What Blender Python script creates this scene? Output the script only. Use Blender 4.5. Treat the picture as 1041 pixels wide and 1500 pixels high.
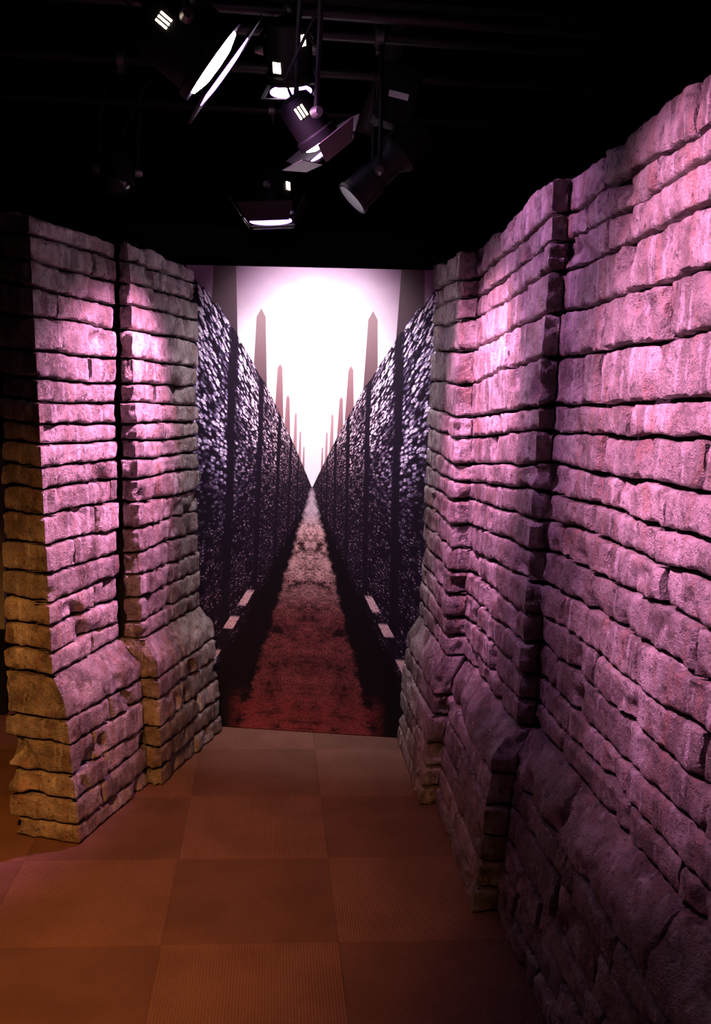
import bpy, bmesh, math, random
from mathutils import Vector, Matrix, noise
for o in list(bpy.data.objects): bpy.data.objects.remove(o)
scene = bpy.context.scene
COL = scene.collection
random.seed(11)

# ------------------------------------------------------------------ camera
F_PX, PITCH, ROLL, YAW, CAM_H = 1388.3, 0.11752, 0.03335, 0.09086, 1.5358
fw = Vector((math.sin(YAW)*math.cos(PITCH), math.cos(YAW)*math.cos(PITCH), -math.sin(PITCH)))
rt = Vector((math.cos(YAW), -math.sin(YAW), 0)); up = rt.cross(fw)
r2 = math.cos(ROLL)*rt + math.sin(ROLL)*up
u2 = -math.sin(ROLL)*rt + math.cos(ROLL)*up
cam_d = bpy.data.cameras.new('camera'); cam = bpy.data.objects.new('camera', cam_d); COL.objects.link(cam)
m = Matrix((( r2.x, u2.x, -fw.x, 0), (r2.y, u2.y, -fw.y, 0), (r2.z, u2.z, -fw.z, CAM_H), (0, 0, 0, 1)))
cam.matrix_world = m
cam_d.sensor_fit = 'HORIZONTAL'; cam_d.sensor_width = 36; cam_d.lens = F_PX/1041*36; cam_d.clip_start = .02
scene.camera = cam
def ray_at_y(px, py, Y):
    d = fw + r2*((px-520.5)/F_PX) - u2*((py-750)/F_PX)
    return Vector((0, 0, CAM_H)) + d*(Y/d.y)

# ------------------------------------------------------------------ world, exposure
w = bpy.data.worlds.new('dark_room'); scene.world = w; w.use_nodes = True
bg = w.node_tree.nodes['Background']; bg.inputs[0].default_value = (.9, .6, .7, 1); bg.inputs[1].default_value = 0.0
vs = scene.view_settings
vs.view_transform = 'Standard'; vs.look = 'None'; vs.gamma = 1; vs.use_curve_mapping = False; vs.exposure = 0.0

PINK = (1.0, .36, .74)
MAGENTA = (.96, .36, .96)
AMBER = (1.0, .38, .075)

# ------------------------------------------------------------------ helpers
def tag(o, label=None, cat=None, group=None, kind=None):
    if label: o['label'] = label
    if cat: o['category'] = cat
    if group: o['group'] = group
    if kind: o['kind'] = kind
    return o
def mesh_obj(name, verts, faces, mat, parent=None, loc=(0, 0, 0), smooth=None):
    me = bpy.data.meshes.new(name); me.from_pydata([tuple(v) for v in verts], [], faces); me.validate(); me.update()
    if mat: me.materials.append(mat)
    if smooth is not None:
        for p in me.polygons: p.use_smooth = True
        me.set_sharp_from_angle(angle=math.radians(smooth))
    o = bpy.data.objects.new(name, me); COL.objects.link(o); o.location = loc
    if parent: o.parent = parent
    return o
def bm_obj(name, bm, mat, parent=None, loc=(0, 0, 0), smooth=None):
    bmesh.ops.recalc_face_normals(bm, faces=bm.faces)
    me = bpy.data.meshes.new(name); bm.to_mesh(me); bm.free()
    if mat: me.materials.append(mat)
    if smooth is not None:
        for p in me.polygons: p.use_smooth = True
        me.set_sharp_from_angle(angle=math.radians(smooth))
    o = bpy.data.objects.new(name, me); COL.objects.link(o); o.location = loc
    if parent: o.parent = parent
    return o
def empty(name, loc=(0, 0, 0)):
    o = bpy.data.objects.new(name, None); COL.objects.link(o); o.location = loc; o.empty_display_size = .1
    return o
def add_box(bm, c, s, M=None):
    r = bmesh.ops.create_cube(bm, size=1)
    for v in r['verts']:
        v.co = Vector((v.co.x*s[0], v.co.y*s[1], v.co.z*s[2])) + Vector(c)
        if M is not None: v.co = M @ v.co
def add_lathe(bm, prof, seg=28, M=None, close=False):
    rings = []
    for r, z in prof:
        ring = []
        for k in range(seg):
            a = 2*math.pi*k/seg
            co = Vector((r*math.cos(a), r*math.sin(a), z))
            ring.append(bm.verts.new(M @ co if M is not None else co))
        rings.append(ring)
    n = len(rings)
    for i in range(n if close else n-1):
        a, b = rings[i], rings[(i+1) % n]
        for k in range(seg):
            bm.faces.new((a[k], a[(k+1) % seg], b[(k+1) % seg], b[k]))
    if not close:
        bm.faces.new(rings[0]); bm.faces.new(rings[-1])
def add_tube(bm, pts, rad, seg=10):
    pts = [Vector(p) for p in pts]; rings = []
    for i, p in enumerate(pts):
        t = (pts[min(i+1, len(pts)-1)] - pts[max(i-1, 0)]).normalized()
        q = t.to_track_quat('Z', 'Y')
        rings.append([bm.verts.new(p + q @ Vector((rad*math.cos(2*math.pi*k/seg), rad*math.sin(2*math.pi*k/seg), 0))) for k in range(seg)])
    for a, b in zip(rings, rings[1:]):
        for k in range(seg): bm.faces.new((a[k], a[(k+1) % seg], b[(k+1) % seg], b[k]))
    bm.faces.new(rings[0]); bm.faces.new(rings[-1])

# ------------------------------------------------------------------ materials
class X:                       # tiny expression wrapper around shader Math nodes
    def __init__(s, nt, sock): s.nt, s.s = nt, sock
    def op(s, o, *a, clamp=False):
        n = s.nt.nodes.new('ShaderNodeMath'); n.operation = o; n.use_clamp = clamp
        for i, v in enumerate((s,)+a):
            if isinstance(v, X): s.nt.links.new(v.s, n.inputs[i])
            else: n.inputs[i].default_value = v
        return X(s.nt, n.outputs[0])
    def __add__(s, o): return s.op('ADD', o)
    __radd__ = __add__
    def __sub__(s, o): return s.op('SUBTRACT', o)
    def __rsub__(s, o): return (s*-1)+o
    def __mul__(s, o): return s.op('MULTIPLY', o)
    __rmul__ = __mul__
    def __truediv__(s, o): return s.op('DIVIDE', o)
    def abs(s): return s.op('ABSOLUTE')
    def gt(s, o): return s.op('GREATER_THAN', o)
    def lt(s, o): return s.op('LESS_THAN', o)
    def max(s, o): return s.op('MAXIMUM', o)
    def min(s, o): return s.op('MINIMUM', o)
    def pow(s, o): return s.op('POWER', o)
    def log(s): return s.op('LOGARITHM', math.e)
    def step(s, a, b):         # smoothstep from a to b
        n = s.nt.nodes.new('ShaderNodeMapRange'); n.interpolation_type = 'SMOOTHSTEP'
        s.nt.links.new(s.s, n.inputs[0]); n.inputs[1].default_value = a; n.inputs[2].default_value = b
        return X(s.nt, n.outputs[0])
def new_mat(name):
    mt = bpy.data.materials.new(name); mt.use_nodes = True
    nt = mt.node_tree; return mt, nt, nt.nodes['Principled BSDF']
def mix(nt, fac, a, b, mode='MIX'):
    n = nt.nodes.new('ShaderNodeMix'); n.data_type = 'RGBA'; n.blend_type = mode; n.clamp_factor = True
    for i, v in ((0, fac), (6, a), (7, b)):
        if isinstance(v, X): nt.links.new(v.s, n.inputs[i])
        elif hasattr(v, 'is_output'): nt.links.new(v, n.inputs[i])
        elif isinstance(v, (int, float)): n.inputs[i].default_value = v
        else: n.inputs[i].default_value = (*v, 1)
    return n.outputs[2]
def noise_n(nt, vec, scale, detail=4, rough=.55, vscale=None):
    if vscale:
        mp = nt.nodes.new('ShaderNodeVectorMath'); mp.operation = 'MULTIPLY'; nt.links.new(vec, mp.inputs[0]); mp.inputs[1].default_value = vscale; vec = mp.outputs[0]
    n = nt.nodes.new('ShaderNodeTexNoise'); nt.links.new(vec, n.inputs['Vector'])
    n.inputs['Scale'].default_value = scale; n.inputs['Detail'].default_value = detail; n.inputs['Roughness'].default_value = rough
    return X(nt, n.outputs['Fac'])
def plain(name, col, rough=.6, metal=0, spec=.5):
    mt, nt, b = new_mat(name)
    g = nt.nodes.new('ShaderNodeNewGeometry')
    n = noise_n(nt, g.outputs['Position'], 14, 3)
    nt.links.new(mix(nt, n, [c*.75 for c in col], [min(1, c*1.25) for c in col]), b.inputs['Base Color'])
    b.inputs['Roughness'].default_value = rough; b.inputs['Metallic'].default_value = metal; b.inputs['Specular IOR Level'].default_value = spec
    return mt
def emit(name, col, strength):
    mt, nt, b = new_mat(name); b.inputs['Base Color'].default_value = (.02, .02, .02, 1)
    b.inputs['Emission Color'].default_value = (*col, 1); b.inputs['Emission Strength'].default_value = strength
    return mt

def brick_material():
    mt, nt, b = new_mat('wet_painted_stone')
    g = nt.nodes.new('ShaderNodeNewGeometry'); pos = g.outputs['Position']
    oi = nt.nodes.new('ShaderNodeObjectInfo'); rnd = X(nt, oi.outputs['Random'])
    big = noise_n(nt, pos, 9, 5, .6)
    streak = noise_n(nt, pos, 1, 4, .6, (30, 30, 3.2))
    fine = noise_n(nt, pos, 60, 6, .65)
    grain = noise_n(nt, pos, 210, 3, .6)
    mid = noise_n(nt, pos, 24, 6, .68)
    c = mix(nt, big.step(.34, .64), (.105, .080, .072), (.34, .295, .275))
    c = mix(nt, streak.step(.50, .68)*.70, c, (.27, .145, .105))         # rusty vertical wash
    c = mix(nt, streak.step(.46, .34)*.60, c, (.52, .47, .46))          # pale lime runs
    c = mix(nt, mid.step(.52, .70)*.70, c, (.060, .045, .042))          # grime blotches
    c = mix(nt, fine.step(.57, .68)*.80, c, (.020, .016, .015))         # dark pits
    tint = rnd*.55 + .70
    cc = nt.nodes.new('ShaderNodeCombineColor')
    for i in range(3): nt.links.new(tint.s, cc.inputs[i])
    c = mix(nt, 1.0, c, cc.outputs[0], 'MULTIPLY')
    nt.links.new(c, b.inputs['Base Color'])
    wet = noise_n(nt, pos, 6, 4, .6)
    ro = .60 - wet.step(.38, .60)*.42
    nt.links.new(ro.s, b.inputs['Roughness'])
    b.inputs['Specular IOR Level'].default_value = .75
    h = fine*.75 + grain*.42 + streak*.08 + mid*.9
    bp = nt.nodes.new('ShaderNodeBump'); bp.inputs['Strength'].default_value = 1.0; bp.inputs['Distance'].default_value = .013
    nt.links.new(h.s, bp.inputs['Height']); nt.links.new(bp.outputs[0], b.inputs['Normal'])
    return mt

def carpet_material(name, ang, a, bcol):
    mt, nt, b = new_mat(name)
    g = nt.nodes.new('ShaderNodeNewGeometry'); pos = g.outputs['Position']
    mp = nt.nodes.new('ShaderNodeMapping'); nt.links.new(pos, mp.inputs[0]); mp.inputs['Rotation'].default_value = (0, 0, ang)
    wv = nt.nodes.new('ShaderNodeTexWave'); nt.links.new(mp.outputs[0], wv.inputs[0]); wv.inputs['Scale'].default_value = 38
    wv.inputs['Distortion'].default_value = .6; wv.inputs['Detail'].default_value = 2; wv.inputs['Detail Scale'].default_value = 6
    rib = X(nt, wv.outputs['Fac'])
    n1 = noise_n(nt, mp.outputs[0], 1, 4, .7, (90, 260, 90)); n2 = noise_n(nt, pos, 5, 4)
    f = rib*.28 + n1*.85 - .08
    c = mix(nt, f, a, bcol)
    c = mix(nt, n2.step(.35, .7)*.30, c, [v*.55 for v in a])
    nt.links.new(c, b.inputs['Base Color']); b.inputs['Roughness'].default_value = .95; b.inputs['Specular IOR Level'].default_value = .1
    bp = nt.nodes.new('ShaderNodeBump'); bp.inputs['Strength'].default_value = .8; bp.inputs['Distance'].default_value = .004
    nt.links.new((rib*.6 + n1*.8).s, bp.inputs['Height']); nt.links.new(bp.outputs[0], b.inputs['Normal'])
    return mt

def mural_material():
    """printed wall graphic: a long walled lane with pillars running to one vanishing point under a pale sky.
    object x / z are metres from the vanishing point on the board."""
    mt, nt, b = new_mat('printed_lane_graphic')
    tc = nt.nodes.new('ShaderNodeTexCoord'); sp = nt.nodes.new('ShaderNodeSeparateXYZ'); nt.links.new(tc.outputs['Object'], sp.inputs[0])
    x = X(nt, sp.outputs[0]); v = X(nt, sp.outputs[2])
    K = 1/335.0
    def vec(a, bb, c=0.0):
        n = nt.nodes.new('ShaderNodeCombineXYZ')
        for i, q in enumerate((a, bb, c)):
            if isinstance(q, X): nt.links.new(q.s, n.inputs[i])
            else: n.inputs[i].default_value = q
        return n.outputs[0]
    u = x.abs().max(.002)
    flat = vec(u, v)
    jit = noise_n(nt, vec(u*60, v*60), 1, 3)-.5
    # sky
    d = ((u*u*.9) + ((v-.30)*(v-.30)*.62)).pow(.5)
    cloud = noise_n(nt, vec(x*2.2, v*3.2, 1.7), 1, 4)
    sky_f = (d + (cloud-.5)*.18).step(.26, .60)
    sky = mix(nt, sky_f, (1.0, .97, .99), (.34, .22, .31))
    # pillars standing on the wall tops
    rgb = sky
    for (uc, w0, w1, base, tip, col) in [(14, .8, 1.6, 30, 62, (.42, .20, .20)), (20, 1.2, 2.2, 40, 85, (.52, .29, .30)), (27.5, 1.5, 3.2, 50, 112, (.48, .26, .27)),
                                   (40, 2.4, 5, 72, 138, (.30, .13, .145)), (53, 3.5, 7.2, 95, 184, (.24, .105, .12)), (83, 6.5, 11, 150, 264, (.13, .07, .08)),
                                   (139, 13, 21, 225, 420, (.055, .030, .042))]:
        t = (v*335-base)/(tip-base)
        wd = (t*(w0-w1)+w1).min((1.0-t)*(tip-base)*.55)
        mk = (wd - (u*335-uc).abs()).step(-.6, .6) * t.gt(-.6)
        haze = t.step(-.2, 1.4)*.25
        rgb = mix(nt, mk, rgb, mix(nt, haze, col, (.75, .58, .56)))
    # side walls
    ratio = v/u
    lu = u.log()
    top = u*2.3 - u*u*1.17 + (noise_n(nt, vec(lu*9, 0.3), 1, 3)-.5)*u*.22
    rowz = ratio*24 + jit*.5
    colz = lu*22 + jit*1.3
    vo = nt.nodes.new('ShaderNodeTexVoronoi'); nt.links.new(vec(colz, rowz), vo.inputs['Vector']); vo.inputs['Scale'].default_value = 1; vo.inputs['Randomness'].default_value = .85
    cell = X(nt, vo.outputs['Distance']); 
    sc = nt.nodes.new('ShaderNodeSeparateColor'); nt.links.new(vo.outputs['Color'], sc.inputs[0]); rnd = X(nt, sc.outputs[0])
    big = noise_n(nt, vec(lu*2.6, ratio*.9), 1, 3)
    glint = noise_n(nt, vec(u*120, v*120), 1, 4, .7)
    stone = cell.step(.70, .26)
    height = ((v + u*.75 + (big-.5)*.25)/(u*1.3+.28)).step(.02, 1.15)          # paler print towards the wall tops
    bandc = (lu*14.5 + ratio*.22 + (big-.5)*1.2).op('SINE')
    band = bandc.step(-.92, -.55)
    bright = stone*(rnd*.7+.3)*(height*1.15+.12)*(big.step(.28, .62)*.65+.45)*(band*.94+.06)*(glint.step(.30, .60)*.75+.3)
    tone = mix(nt, u.step(.10, .42), (.62, .40, .45), (.40, .30, .56))
    wallc = mix(nt, bright.step(.0, .62), (.010, .005, .013), tone)
    wallc = mix(nt, bright.step(.30, .62), wallc, (.95, .84, .97))
    lowspark = glint.step(.56, .62)*stone.gt(.5)*(1-height)*band
    wallc = mix(nt, lowspark*.95, wallc, (.60, .38, .56))
    wmask = (top - v).step(-.004, .004)
    rgb = mix(nt, wmask, rgb, wallc)
    # ledge flashes near the foot of the walls
    lo = v*-1
    led = ((u/lo.max(.01)) - .56).abs().lt(.035) * lo.gt(.3)
    seg = noise_n(nt, vec(lo*6.5, .9), 1, 1)
    rgb = mix(nt, led*seg.step(.53, .56)*glint.gt(.42), rgb, (.80, .52, .56))
    # lane
    edge = (u - lo*.27 + jit*.03 - (noise_n(nt, vec(u*14, v*22), 1, 6, .7)-.5)*.16*(lo+.1))
    lane = lo.gt(.0)*edge.step(.012, -.012)
    dark_foot = lo.gt(0.0)*(u - lo*.50 + jit*.05).step(.02, -.02)
    rgb = mix(nt, dark_foot*(1-glint.step(.62, .70)*.25), rgb, (.006, .003, .006))
    rut = noise_n(nt, vec(u*16/(lo+.12), v*30), 1, 6, .75)
    patch = noise_n(nt, vec(u*9, v*13, 4.), 1, 6, .72)
    dirt = mix(nt, (rut*.6+patch*.5).step(.36, .72), (.016, .003, .006), (.25, .062, .066))
    near = lo.step(.62, .22)
    dirt = mix(nt, near*(rut*.5+patch*.6).step(.40, .66), dirt, (1.0, .60, .57))
    dirt = mix(nt, glint.step(.52, .36)*.85, dirt, (.012, .003, .006))
    dirt = mix(nt, glint.step(.58, .70)*.5*lo.step(1.0, .3), dirt, (.85, .42, .42))
    dirt = mix(nt, lo.step(.20, .08)*(glint*.7+.4), dirt, (.66, .56, .64))
    dirt = mix(nt, patch.step(.43, .34)*lo.step(.15, .3), dirt, (.012, .004, .008))
    rgb = mix(nt, lane, rgb, dirt)
    red = lo.step(.93, 1.02)*patch.step(.40, .56)*glint.step(.36, .56)*(u*-1).step(-.38, -.30)
    rgb = mix(nt, red*.8, rgb, (.22, .035, .045))
    nt.links.new(rgb, b.inputs['Base Color']); b.inputs['Roughness'].default_value = .55; b.inputs['Specular IOR Level'].default_value = .2
    return mt

M_BRICK = brick_material()
M_MORTAR = plain('dark_mortar', (.010, .008, .008), .95, 0, .1)
M_BLACK = plain('black_paint', (.006, .006, .006), .8, 0, .2)
M_ROOM = plain('black_room_paint', (.004, .004, .004), .95, 0, .05)
M_CAN = plain('black_lamp_metal', (.006, .006, .006), .55, 0, .25)
M_STEEL = plain('dull_steel', (.22, .21, .20), .42, .8)
M_PIPE = plain('black_pipe', (.014, .013, .013), .45, .2)
M_PAPER = plain('white_sticker', (.75, .73, .72), .7)
M_GREY = plain('grey_panel', (.40, .39, .39), .7)
M_GREYCARPET = plain('grey_carpet', (.10, .09, .085), .95, 0, .1)
M_CARPET_A = carpet_material('ribbed_carpet_straight', 0.0, (.120, .062, .046), (.29, .150, .108))
M_CARPET_B = carpet_material('ribbed_carpet_diagonal', math.radians(52), (.092, .047, .036), (.24, .122, .090))
M_LENS = emit('lit_gel_lens', (1.0, .80, 1.0), 14)
M_RIMGLOW = emit('violet_gel', (.62, .30, 1.0), 3.2)
M_SLOT = emit('warm_vent_light', (1.0, .80, .62), 5)
M_GLASS = plain('dark_lens_glass', (.02, .02, .025), .05)
M_DOOR_LIT = plain('barn_door_metal', (.045, .04, .04), .5, .2)

# ------------------------------------------------------------------ room shell
def box_obj(name, lo, hi, mat, **k):
    bm = bmesh.new(); c = [(a+b)/2 for a, b in zip(lo, hi)]; s = [b-a for a, b in zip(lo, hi)]
    add_box(bm, (0, 0, 0), s); return bm_obj(name, bm, mat, loc=c, **k)
floor = box_obj('floor', (-3, -2, -.09), (3, 6.5, -.010), M_GREYCARPET)
tag(floor, 'brown carpet tile floor of the dark exhibit passage', 'floor', kind='structure')
# carpet tiles, every one its own piece, 0.5 m grid
GX, GY, TS = .22305, 4.03122, .5
tile_me = []
for mt in (M_CARPET_A, M_CARPET_B):
    bm = bmesh.new(); h = TS/2-.0002
    v0 = [bm.verts.new((sx*h, sy*h, -.0095)) for sx, sy in ((-1, -1), (1, -1), (1, 1), (-1, 1))]
    v1 = [bm.verts.new((sx*h, sy*h, -.0012)) for sx, sy in ((-1, -1), (1, -1), (1, 1), (-1, 1))]
    h -= .0008
    v2 = [bm.verts.new((sx*h, sy*h, 0)) for sx, sy in ((-1, -1), (1, -1), (1, 1), (-1, 1))]
    for a, c in ((v0, v1), (v1, v2)):
        for k in range(4): bm.faces.new((a[k], a[(k+1) % 4], c[(k+1) % 4], c[k]))
    bm.faces.new(v2); me = bpy.data.meshes.new('carpet_tile'); bm.to_mesh(me); bm.free(); me.materials.append(mt); tile_me.append(me)
for i in range(-3, 2):
    for j in range(-1, 8):
        o = bpy.data.objects.new('carpet_tile', tile_me[(i+j) % 2]); COL.objects.link(o); o.parent = floor
        o.location = Vector((GX+(i+.5)*TS, GY-(j+.5)*TS, 0)) - floor.location
tag(box_obj('ceiling', (-3, -2, 3.3), (3, 6.5, 3.4), M_ROOM), 'black painted ceiling above the hanging stage lights', 'ceiling', kind='structure')
tag(box_obj('wall_back', (-3, 6.5, -.09), (3, 6.6, 3.4), M_ROOM), 'black rear wall of the gallery behind the printed graphic', 'wall', kind='structure')
tag(box_obj('wall_front', (-3, -2.1, -.09), (3, -2, 3.4), M_ROOM), 'black gallery wall facing the printed graphic', 'wall', kind='structure')
tag(box_obj('wall_west', (-3.1, -2, -.09), (-3, 6.5, 3.4), M_ROOM), 'black gallery side wall beyond the left brick pier', 'wall', kind='structure')
tag(box_obj('wall_east', (3, -2, -.09), (3.1, 6.5, 3.4), M_ROOM), 'black gallery side wall behind the long brick wall', 'wall', kind='structure')

# ------------------------------------------------------------------ brick walls
Z1, Z2 = .50, .585
class Wall:
    """levels: plan polylines at z = 0, Z1 (ledge edge), Z2 (ledge back), top"""
    def __init__(s, L0, L1, L2, L3, ztop, side, seed=1):
        s.L = [[Vector(p) for p in L] for L in (L0, L1, L2, L3)]; s.zt = ztop; s.side = side; s.seed = seed; s.n = len(L0)
        s.len = [(s.L[2][k+1]-s.L[2][k]).length for k in range(s.n-1)]
        s.acc = [0]
        for l in s.len: s.acc.append(s.acc[-1]+l)
    def top(s, a):
        k, t = s.kt(a); return s.zt[k]*(1-t)+s.zt[k+1]*t
    def kt(s, a):
        for k in range(s.n-1):
            if a <= s.acc[k+1] or k == s.n-2: return k, min(1, max(0, (a-s.acc[k])/s.len[k]))
    def lev(s, k, z, zt):
        if z < Z1: A, B, t = 0, 1, z/Z1
        elif z < Z2: A, B, t = 1, 2, (z-Z1)/(Z2-Z1)
        else: A, B, t = 2, 3, (z-Z2)/(zt-Z2)
        return s.L[A][k].lerp(s.L[B][k], t)
    def P(s, a, z):
        k, t = s.kt(a); zt = s.top(a)
        p = s.lev(k, z, zt).lerp(s.lev(k+1, z, zt), t); return Vector((p.x, p.y, z))
    def segn(s, k, z):
        d = s.lev(k+1, z, 2.1)-s.lev(k, z, 2.1); n = Vector((d.y, -d.x)) * s.side; return n.normalized()
    def N(s, a, z):                          # outward plan normal, mitred at a corner
        k, t = s.kt(a); n = s.segn(k, z)
        e = 1e-5
        if t > 1-e and k < s.n-2: m_ = s.segn(k+1, z)
        elif t < e and k > 0: m_ = s.segn(k-1, z)
        else: return Vector((n.x, n.y, 0))
        b_ = (n+m_).normalized(); b_ = b_/max(.45, b_.dot(n)); return Vector((b_.x, b_.y, 0))

def nz(a, b_, c): return noise.noise(Vector((a, b_, c)))
def course_line(W, k, zb, a, amp):
    return zb + amp*(nz(a*2.6, k*7.3, 1.5)*.9 + nz(a*8., k*5.1, 7.5)*.55) if amp else zb

def build_wall(name, W, lines, joints, amp, rough_seg, parent, inner=(), res=.0115):
    """lines: list of course heights bottom..top (fractions of Z for z>Z2 are scaled to the local top)
       joints[c]: sorted arc positions of the vertical joints of course c"""
    nref = lines[-1]
    def zline(k, a):
        zb = lines[k]
        if zb > Z2: zb = Z2 + (zb-Z2)*(W.top(a)-Z2)/(nref-Z2)
        am = 0 if k == 0 else amp
        if abs(lines[k]-Z2) < 1e-4: am = amp*.5
        return course_line(W, k+W.seed*40, zb, a, am)
    count = 0
    for c in range(len(lines)-1):
        js = joints[c]
        cap = lines[c+1] <= Z2+1e-4 and lines[c+1] >= Z2-1e-4
        for a0, a1 in zip(js, js[1:]):
            seed = random.random()*100
            gap0, gap1 = .003+random.random()*.005, .003+random.random()*.005
            i0 = [k for k in inner if abs(a0-W.acc[k])<1e-6]; i1 = [k for k in inner if abs(a1-W.acc[k])<1e-6]
            shade_gap = W.seed == 1 and c > 5  # added gap above the ledge: bare dark core stands in for the return's shade
            in0 = bool(i0) and not shade_gap; in1 = bool(i1) and not shade_gap
            if i0 and shade_gap: gap0 = .020
            if i1 and shade_gap: gap1 = .006
            if in0: gap0 = 0
            if in1: gap1 = 0
            wide = .010 if not in1 and random.random() < .10 else 0
            proud = random.uniform(-.007, .007)
            A = [a0+gap0]; 
            n_ = max(3, int((a1-a0)/res)); 
            A += [a0+gap0+(a1-wide-a0-gap0-gap1)*i/n_ for i in range(1, n_+1)]
            for q in W.acc[1:-1]:
                if A[0]+.006 < q < A[-1]-.006:
                    i = min(range(1, len(A)-1), key=lambda i: abs(A[i]-q)); A[i] = q
            hgt = lines[c+1]-lines[c]; nv_ = max(7, int(hgt/.0115))
            Vf = sorted(set([0, .045, .955, 1]+[round(i/nv_, 4) for i in range(1, nv_)]))
            verts = []; front = []
            rad = random.uniform(.007, .012)
            tl = random.uniform(-1, 1)*.006
            for ia, a in enumerate(A):
                col = []
                k, t = W.kt(a); rough = 1.0 + (1.3 if k in rough_seg else 0)
                g0 = .0035 + .0045*abs(nz(a*14, seed, .3)) + .003*max(0, nz(a*45, seed, 2.2))*2
                g1 = .0035 + .0045*abs(nz(a*14, seed, 8.3)) + .003*max(0, nz(a*45, seed, 5.2))*2
                zb = zline(c, a) + g0; zt = zline(c+1, a) - g1 + tl*(a-a0)/(a1-a0+.01)*.5
                if c == len(lines)-2: zt += .012*nz(a*7, seed, 3)
                for v_ in Vf:
                    z = zb+(zt-zb)*v_
                    de = min(9 if in0 else a-A[0], 9 if in1 else A[-1]-a, z-zb, (zt-z) if not cap else 9)
                    de += .008*nz(a*30, z*30, seed)
                    dr = max(0, 1-de/rad)
                    disp = proud + .004 - .009*dr*dr*dr
                    disp += rough*(.0055*nz(a*7, z*7, seed) + .0030*nz(a*19, z*19, seed+9) + .0032*nz(a*48, z*48, seed+4))
                    chip = nz(a*11+40, z*11, seed+31)
                    if chip > .30: disp -= (chip-.30)*.07
                    col.append(len(verts)); verts.append(W.P(a, z)+W.N(a, z)*disp)
                front.append(col)
            na, nv = len(A), len(Vf); faces = []
            for i in range(na-1):
                for j in range(nv-1): faces.append((front[i][j], front[i+1][j], front[i+1][j+1], front[i][j+1]))
            # sides back into the mortar
            loop = [(i, 0) for i in range(na)]+[(na-1, j) for j in range(1, nv)]+[(i, nv-1) for i in range(na-2, -1, -1)]+[(0, j) for j in range(nv-2, 0, -1)]
            back = []
            for i, j in loop:
                p = verts[front[i][j]]; back.append(len(verts)); verts.append(p - W.N(A[i], p.z)*.055)
            for q in range(len(loop)):
                r_ = (q+1) % len(loop); i, j = loop[q]; i2, j2 = loop[r_]
                faces.append((front[i][j], back[q], back[r_], front[i2][j2]))
            ctr = sum(verts, Vector())/len(verts)
            o = mesh_obj('brick', [v_-ctr for v_ in verts], faces, M_BRICK, parent, ctr-parent.location, smooth=48)
            count += 1
    return count

def core_mesh(name, W, back_pts, depth):
    """mortar core following the face, set back, closed with back_pts"""
    zs = [0, .25, Z1-.02, Z2-.005, 1.1, 1.6, None]
    nb = len(back_pts); verts = []; faces = []; per = W.n+nb
    for z in zs:
        for k in range(W.n):
            a = W.acc[k]; zz = (W.zt[k]-.035) if z is None else z
            p = W.P(a, zz)-W.N(a, zz)*depth; verts.append(Vector((p.x, p.y, zz)))
        zz = W.zt[0]-.035 if z is None else z
        for q in back_pts: verts.append(Vector((q[0], q[1], zz)))
    for r_ in range(len(zs)-1):
        for k in range(per):
            faces.append((r_*per+k, r_*per+(k+1) % per, (r_+1)*per+(k+1) % per, (r_+1)*per+k))
    faces.append(tuple(range(per))[::-1]); faces.append(tuple((len(zs)-1)*per+k for k in range(per)))
    o = mesh_obj(name, verts, faces, M_MORTAR)
    bm = bmesh.new(); bm.from_mesh(o.data); bmesh.ops.recalc_face_normals(bm, faces=bm.faces); bm.to_mesh(o.data); bm.free()
    return o

# left wall: back corner A, front-left B, front-right C, inner corner D, pilaster corner E, far end F
WL = Wall([(-.700, 3.74), (-.848, 3.214), (-.620, 3.138), (-.453, 3.642), (-.398, 3.629), (-.200, 4.275)],
          [(-.715, 3.74), (-.866, 3.216), (-.668, 3.140), (-.490, 3.645), (-.426, 3.632), (-.240, 4.280)],
          [(-.740, 3.76), (-.876, 3.250), (-.714, 3.165), (-.572, 3.665), (-.480, 3.655), (-.305, 4.285)],
          [(-.760, 3.76), (-.893, 3.250), (-.780, 3.165), (-.590, 3.665), (-.545, 3.655), (-.342, 4.290)],
          [2.09, 2.11, 2.09, 2.09, 2.09, 2.085], 1)
# right wall: far end at the graphic, two forward returns, then the long near face
WR = Wall([(.602, 4.150), (.591, 3.433), (.658, 3.439), (.642, 2.674), (.714, 2.668), (.735, .20), (.735, -.60)],
          [(.630, 4.150), (.645, 3.436), (.702, 3.442), (.688, 2.680), (.757, 2.672), (.745, .20), (.745, -.60)],
          [(.683, 4.150), (.680, 3.460), (.752, 3.466), (.757, 2.700), (.812, 2.700), (.822, .20), (.822, -.60)],
          [(.692, 4.150), (.668, 3.460), (.735, 3.466), (.782, 2.700), (.822, 2.700), (.862, .20), (.862, -.60)],
          [2.12, 2.08, 2.09, 2.18, 2.18, 2.24, 2.24], 1, 3)
wall_left = core_mesh('wall_left', WL, [(-.45, 4.36), (-.60, 3.86)], .030)
tag(wall_left, 'free-standing old brick wall end with a stepped ledge on the carpet, beside the printed graphic', 'brick wall', kind='structure')
wall_right = core_mesh('wall_right', WR, [(1.10, -.60), (1.10, 4.15)], .030)
tag(wall_right, 'long wet-looking brick wall with two stepped returns and a sloping ledge', 'brick wall', kind='structure')
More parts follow.
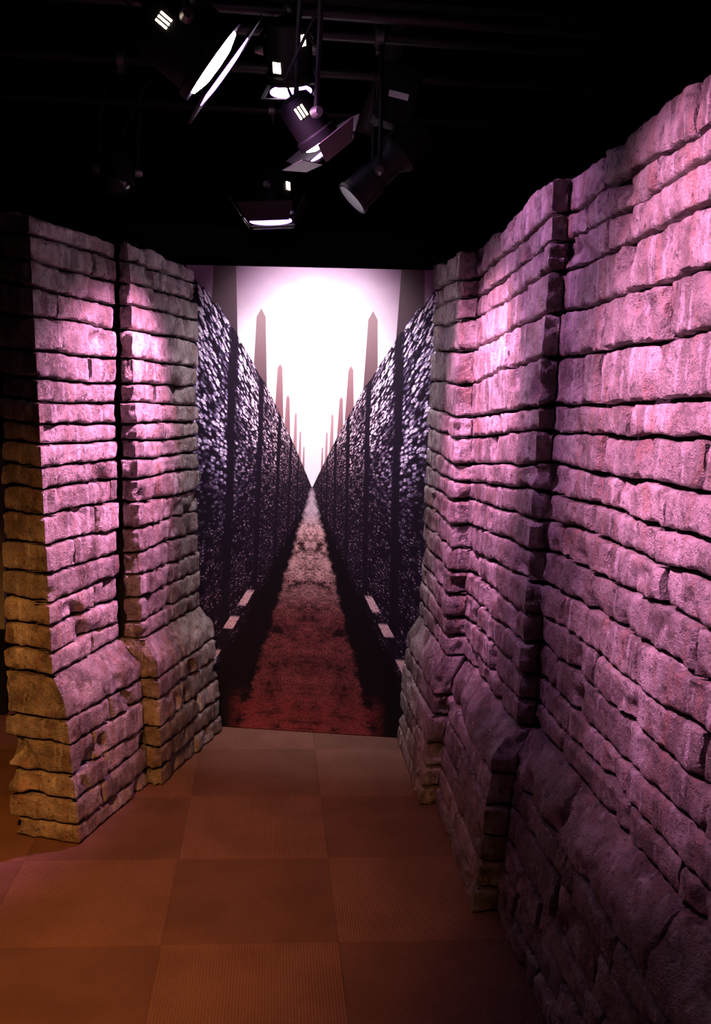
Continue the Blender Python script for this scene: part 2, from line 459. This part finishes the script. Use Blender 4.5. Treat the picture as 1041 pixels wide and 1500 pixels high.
# the side of a Wall decides the outward normal; check it points to the passage
PL = [0, .072, .158, .240, .352, .435, Z2]
def accum(z0, hs, ztop):
    s_ = sum(hs); out = []; z = z0
    for h in hs: z += h*(ztop-z0)/s_; out.append(z)
    return out
LH = [.068, .079, .081, .092, .105, .088, .077, .070, .066, .073, .073, .086, .099, .095, .088, .088, .088, .073][::-1]
RH = [.105, .075, .085, .115, .127, .130, .080, .097, .080, .078, .092, .095, .093, .093, .093, .085, .075][::-1]
left_lines = PL + accum(Z2, LH, 2.09)
right_lines = PL + accum(Z2, RH, 2.18)
# left joints: fractions on the long pier face (C-D) and pilaster face (E-F), from the foot upward
CD = [[], [.32], [.42], [.28], [.52], [], [.55], [], [.62], [], [.36], [.66], [.90], [.62], [], [], [.45], [], [.62], [], [.28], [], [.68], []]
EF = [[.52], [], [.62], [.34], [.70], [.40], [], [.48], [], [.45], [], [.55], [.62], [], [.42, .74], [], [.42], [.33], [], [], [], [], [], []]
jl = []
for c in range(len(left_lines)-1):
    a = WL.acc; js = [0, WL.len[0]*random.uniform(.35, .6)]
    js += [a[2]+f*WL.len[2] for f in CD[c]] + [a[3]] + [a[4]+f*WL.len[4] for f in EF[c]] + [a[5]]
    jl.append(js)
build_wall('brick', WL, left_lines, jl, .011, (3,), wall_left, (3,))
R1J = {11: [.4], 14: [.35], 8: [.6], 2: [.5]}
R2J = {3: [.45], 5: [.42], 7: [.55], 9: [.30], 10: [.55], 12: [.30], 14: [.22], 15: [.62], 18: [.55], 20: [.5]}
jr = []
rr = random.Random(5)
for c in range(len(right_lines)-1):
    a = WR.acc; js = [0]
    js += [a[0]+f*WR.len[0] for f in R1J.get(c, [])] + [a[2]] + [a[2]+f*WR.len[2] for f in R2J.get(c, [])] + [a[4]]
    q = a[4]+rr.uniform(.14, .55)
    while q < a[6]-.2:
        js.append(q); q += rr.uniform(.26, .62)
    js.append(a[6]); jr.append(js)
build_wall('brick', WR, right_lines, jr, .013, (1, 3), wall_right, (2, 4))

# ------------------------------------------------------------------ printed graphic board
A_ = Vector((-.142, 4.301, 0)); B_ = Vector((.596, 4.169, 0)); dm = (B_-A_).normalized(); nm = Vector((dm.y, -dm.x, 0))
if nm.y > 0: nm = -nm
VP = A_ + dm*(Vector((.187, 4.242, 0))-A_).dot(dm); ZV = 1.137
bm = bmesh.new()
add_box(bm, ((-.60+.60)/2, .0125, (0.004-ZV+2.105-ZV)/2), (1.20, .025, 2.101))
mur = bm_obj('wall_graphic', bm, mural_material(), loc=(VP.x, VP.y, ZV))
mur.rotation_euler.z = math.atan2(dm.y, dm.x)
tag(mur, 'tall printed wall graphic of a walled lane running to a bright horizon', 'mural')

# ------------------------------------------------------------------ panel seen past the left pier
dp = empty('display_panel', (-1.52, 4.55, 0)); tag(dp, 'grey display panel on a black base behind the left brick pier', 'display panel')
bm = bmesh.new(); add_box(bm, (0, 0, .83), (.56, .04, .86)); bm_obj('panel', bm, M_GREY, dp)
bm = bmesh.new(); add_box(bm, (0, 0, .2), (.60, .16, .40)); bm_obj('base', bm, M_BLACK, dp)

# ------------------------------------------------------------------ overhead rig
def pipe(name, a, b, r, label, mat=M_PIPE):
    a, b = Vector(a), Vector(b); c = (a+b)/2
    bm = bmesh.new(); add_tube(bm, [a-c, (b-a)*.0, b-c], r, 14)
    tag(bm_obj(name, bm, mat, loc=c, smooth=40), label, 'pipe', None)
PZ = 2.86
pipe('lighting_pipe', (-2.98, 2.75, PZ), (2.98, 2.75, PZ), .024, 'black lighting pipe carrying the violet-lit lamp nearest the pier')
pipe('lighting_pipe', (-2.98, 3.45, PZ), (2.98, 3.45, PZ), .024, 'black lighting pipe carrying the lamp aimed at the graphic')
pipe('lighting_pipe', (-.2, 3.64, PZ), (2.98, 3.64, PZ), .024, 'short black lighting pipe carrying the long spotlight with a white sticker')
pipe('lighting_pipe', (-2.98, 4.05, PZ), (2.98, 4.05, PZ), .024, 'black lighting pipe carrying the unlit lamp above the left pier')
pipe('lighting_pipe', (-2.98, 4.62, PZ), (2.98, 4.62, PZ), .024, 'black lighting pipe just behind the graphic carrying the open-door lamp')
pipe('lighting_pipe', (-2.98, .35, PZ), (2.98, .35, PZ), .024, 'black lighting pipe above the open carpet, facing the graphic')
def beam(lo, hi, label):
    o = box_obj('beam', lo, hi, M_BLACK); tag(o, label, 'beam'); return o
beam((-2.99, 5.05, 2.24), (2.99, 5.17, 2.40), 'black header beam running well behind the top of the graphic')
beam((-2.99, 3.72, 3.02), (2.99, 3.86, 3.2), 'black ceiling beam over the middle of the lamps')

def frame(direction):
    return direction.normalized().to_track_quat('-Z', 'Y').to_matrix()
def stage_light(name, loc, target, label, pipe_y, R=.085, L=.20, kind='can', power=60, color=PINK, angle=60, blend=.6, doors=(50, 50, 50, 50), lit=True, slots=(), size=.05, roll=0, sticker=False, gel=True):
    loc = Vector(loc); t = empty(name, loc); tag(t, label, 'stage light')
    d = Vector(target)-loc; q = frame(d) @ Matrix.Rotation(math.radians(roll), 3, 'Z'); Q = q.to_4x4()
    bm = bmesh.new()
    if kind == 'can':
        add_lathe(bm, [(R*.45, L), (R*.80, L*.93), (R*.98, L*.72), (R*.98, .03), (R*1.10, .025), (R*1.10, 0), (R*.97, 0), (R*.97, .035), (R*.5, .04)], 32, Q)
    else:
        add_lathe(bm, [(R*.55, L*1.5), (R*1.05, L*1.42), (R*1.15, L*.95), (R*.78, L*.80), (R*.78, L*.45), (R*.92, L*.43), (R*.92, .02), (R*1.0, .015), (R*1.0, 0), (R*.88, 0), (R*.88, .035), (R*.4, .04)], 28, Q)
    body = bm_obj('housing', bm, M_CAN, t, smooth=35)
    bm = bmesh.new(); add_lathe(bm, [(0.001, -.020), (R*.5, -.017), (R*.86, -.006), (R*.90, .004), (R*.001, .022)] if kind == 'can' else [(.001, .020), (R*.5, .023), (R*.86, .032), (R*.001, .036)], 28, Q)
    bm_obj('lens', bm, M_LENS if lit else M_GLASS, t, smooth=50)
    if lit and gel:
        bm = bmesh.new(); add_lathe(bm, [(.001, -.044), (R*.6, -.043), (R*.98, -.038), (R*.98, -.034), (.001, -.038)], 28, Q); bm_obj('gel', bm, M_RIMGLOW, t, smooth=50)
    if gel:
        bm = bmesh.new(); f = R*1.16
        for sx, sy, w_, h_ in ((0, 1, 2*f, .012), (0, -1, 2*f, .012), (1, 0, .012, 2*f), (-1, 0, .012, 2*f)):
            add_box(bm, (sx*f, sy*f, -.036), (w_+.012*(sy != 0), h_, .006), Q)
        bm_obj('gel_frame', bm, M_CAN, t)
    for i, a in enumerate(doors):
        if a is None: continue
        bm = bmesh.new(); hw0, hw1, ln = R*.95, R*1.25, R*1.25
        Rz = Matrix.Rotation(i*math.pi/2, 4, 'Z'); Rx = Matrix.Translation((0, R*1.12, -.054)) @ Matrix.Rotation(math.radians(a), 4, 'X')
        vv = []
        for z_ in (0, .003):
            for (x_, y_) in ((-hw0, 0), (hw0, 0), (hw1, ln), (-hw1, ln)): vv.append(bm.verts.new(Q @ Rz @ Rx @ Vector((x_, y_*math.cos(0), z_))))
        for fc in ((0, 1, 2, 3), (7, 6, 5, 4), (0, 4, 5, 1), (1, 5, 6, 2), (2, 6, 7, 3), (3, 7, 4, 0)): bm.faces.new([vv[k] for k in fc])
        bm_obj('barn_door', bm, M_DOOR_LIT, t)
    # yoke: side arms at the body, hung from the pipe
    xax = (Q @ Vector((1, 0, 0))); xax.z = 0; xax.normalize()
    mid = Q @ Vector((0, 0, L*.5)); top = PZ-loc.z-.05; hw = R*1.25
    bm = bmesh.new()
    top_c = Vector((mid.x, pipe_y-loc.y, top))
    add_tube(bm, [mid+xax*hw, mid+xax*hw+(top_c-mid)*.55, top_c+xax*hw*.7, top_c, top_c-xax*hw*.7, mid-xax*hw+(top_c-mid)*.55, mid-xax*hw], .008, 8)
    yk = bm_obj('yoke', bm, M_CAN, t, smooth=60)
    for sgn in (1, -1):
        bm = bmesh.new(); k_ = (xax*sgn).to_track_quat('Z', 'Y').to_matrix().to_4x4(); k_.translation = mid+xax*sgn*hw*.9
        add_lathe(bm, [(.018, 0), (.018, .012), (.012, .03)], 12, k_); bm_obj('knob', bm, M_STEEL, yk, smooth=40)
    bm = bmesh.new(); pc = Vector((top_c.x, pipe_y-loc.y, PZ-loc.z))
    add_lathe(bm, [(.030, -.018), (.036, -.014), (.036, .014), (.030, .018), (.026, .018), (.026, -.018)], 18, Matrix.Translation(pc) @ Matrix.Rotation(math.pi/2, 4, 'Y'), close=True)
    add_box(bm, pc-Vector((0, 0, .042)), (.024, .03, .03)); bm_obj('clamp', bm, M_STEEL, t, smooth=40)
    bm = bmesh.new(); add_tube(bm, [Q @ Vector((0, 0, L*(.98 if kind == 'can' else 1.48))), Q @ Vector((0, .01, L*1.3 if kind == 'can' else L*1.7)), pc+Vector((.09, .02, -.10)), pc+Vector((.16, .03, .03))], .005, 8); bm_obj('power_cord', bm, M_CAN, t, smooth=60)
    lc = q.transposed() @ (Vector((0, 0, CAM_H))-loc); a_view = math.degrees(math.atan2(lc.y, lc.x))
    for (ang, zz) in slots:          # glowing vent slots through the passage side of the housing
        ang += a_view
        bm = bmesh.new()
        for k in range(3):
            Mz = Q @ Matrix.Rotation(math.radians(ang), 4, 'Z')
            rr_ = R*(1.0 if kind == 'can' else 1.10)
            add_box(bm, (rr_*.985, (k-1)*.011, zz), (.006, .006, .034), Mz)
        bm_obj('vent', bm, M_SLOT, body)
    if sticker:                      # ballast box on the yoke, with a paper sticker on its face
        MB = Matrix.Translation(sticker[0]) @ Matrix.Rotation(sticker[1], 4, 'Y')
        bm = bmesh.new(); add_box(bm, (0, 0, 0), (.15, .11, .21), MB); bmesh.ops.bevel(bm, geom=bm.edges[:], offset=.008, segments=2, affect='EDGES')
        bb = bm_obj('ballast_box', bm, M_CAN, t)
        bm = bmesh.new(); add_box(bm, (0, -.0565, -.01), (.072, .002, .022), MB); bm_obj('sticker', bm, M_PAPER, bb)['label'] = 'white paper sticker'
    if lit and power:
        ld = bpy.data.lights.new('lamp_beam', 'SPOT'); ld.energy = power; ld.color = color; ld.spot_size = math.radians(angle); ld.spot_blend = blend; ld.shadow_soft_size = size
        lo = bpy.data.objects.new('lamp_beam', ld); COL.objects.link(lo); lo.parent = t
        lo.matrix_local = Matrix.Translation(Q @ Vector((0, 0, -.075))) @ Q
    return t

P1 = ray_at_y(312, 92, 2.75)
stage_light('stage_light', P1, (.85, 2.98, 1.72), 'black stage light with a bright violet lens on the pipe nearest the pier', 2.75, R=.112, L=.22, power=60, color=MAGENTA, angle=80, blend=.9, doors=(None,)*4, slots=((0, .15), (60, .15)))
P2 = ray_at_y(515, 292, 3.60)
stage_light('ellipsoidal_spotlight', P2, (-.62, 3.56, 1.34), 'long black spotlight with a white sticker pointing at the left pier', 3.64, R=.068, L=.25, kind='ellipsoidal', power=430, color=PINK, angle=57, blend=.9, doors=(None,)*4, sticker=((.155, .0, .37), .18), gel=False)
P3 = ray_at_y(396, 312, 4.55)
stage_light('stage_light', P3, (.06, 4.54, 1.0), 'black stage light with glowing open doors hanging behind the top edge of the graphic', 4.62, R=.100, L=.20, power=30, color=PINK, angle=90, blend=.9, doors=(60, 30, 60, 30), slots=((60, .11),))
P4 = ray_at_y(468, 206, 3.0)
stage_light('stage_light', P4, (.74, 3.26, 1.55), 'small black stage light with one bright door aimed across the passage', 2.75, R=.060, L=.15, power=270, color=PINK, angle=56, blend=.9, doors=(40, 50, 40, 50), slots=((0, .10),))
P5 = ray_at_y(172, 275, 3.95)
stage_light('stage_light', P5, (-.5, 3.2, .5), 'unlit black stage light with a dark glass lens above the left pier', 4.05, R=.060, L=.15, lit=False, doors=(None,)*4, gel=False)
P6 = ray_at_y(425, 118, 3.45)
stage_light('stage_light', P6, (.18, 4.24, 1.46), 'black stage light aimed at the graphic, two glowing vents in its back', 3.45, R=.075, L=.2, power=190, color=(1.0, .84, .96), angle=68, blend=1, doors=(None,)*4, slots=((-35, .06), (40, .14)))
P7 = ray_at_y(225, 10, 3.4)
stage_light('stage_light', P7, (-1.2, 3.9, 1.9), 'black stage light turned away with one glowing vent, behind the violet-lit lamp', 3.45, R=.075, L=.2, lit=False, doors=(None,)*4, slots=((0, .06),))
stage_light('stage_light', (-.35, 1.75, 2.55), (.84, 1.90, 1.62), 'pink stage light over the carpet aimed at the long brick wall', 1.75, R=.09, L=.2, power=500, color=PINK, angle=51, blend=1, doors=(50, 50, 50, 50), size=.08)
stage_light('stage_light', (-.75, .35, 2.55), (-.78, 2.72, .12), 'amber stage light over the open carpet washing the floor', .35, R=.09, L=.2, power=440, color=AMBER, angle=52, blend=1, doors=(40, 40, 40, 40), size=.12)
pipe('lighting_pipe', (-2.98, 1.75, PZ), (2.98, 1.75, PZ), .024, 'black lighting pipe carrying the pink lamp over the carpet')
bm = bmesh.new(); da, db = ray_at_y(608, -30, 4.16), ray_at_y(537, 195, 4.22); dc = (da+db)/2
add_tube(bm, [da-dc, (0, 0, 0), db-dc], .045, 18); tag(bm_obj('hanging_duct', bm, plain('duct_metal', (.07, .065, .06), .5, .3), loc=dc, smooth=40), 'pale round duct slanting down beside the long spotlight', 'duct')
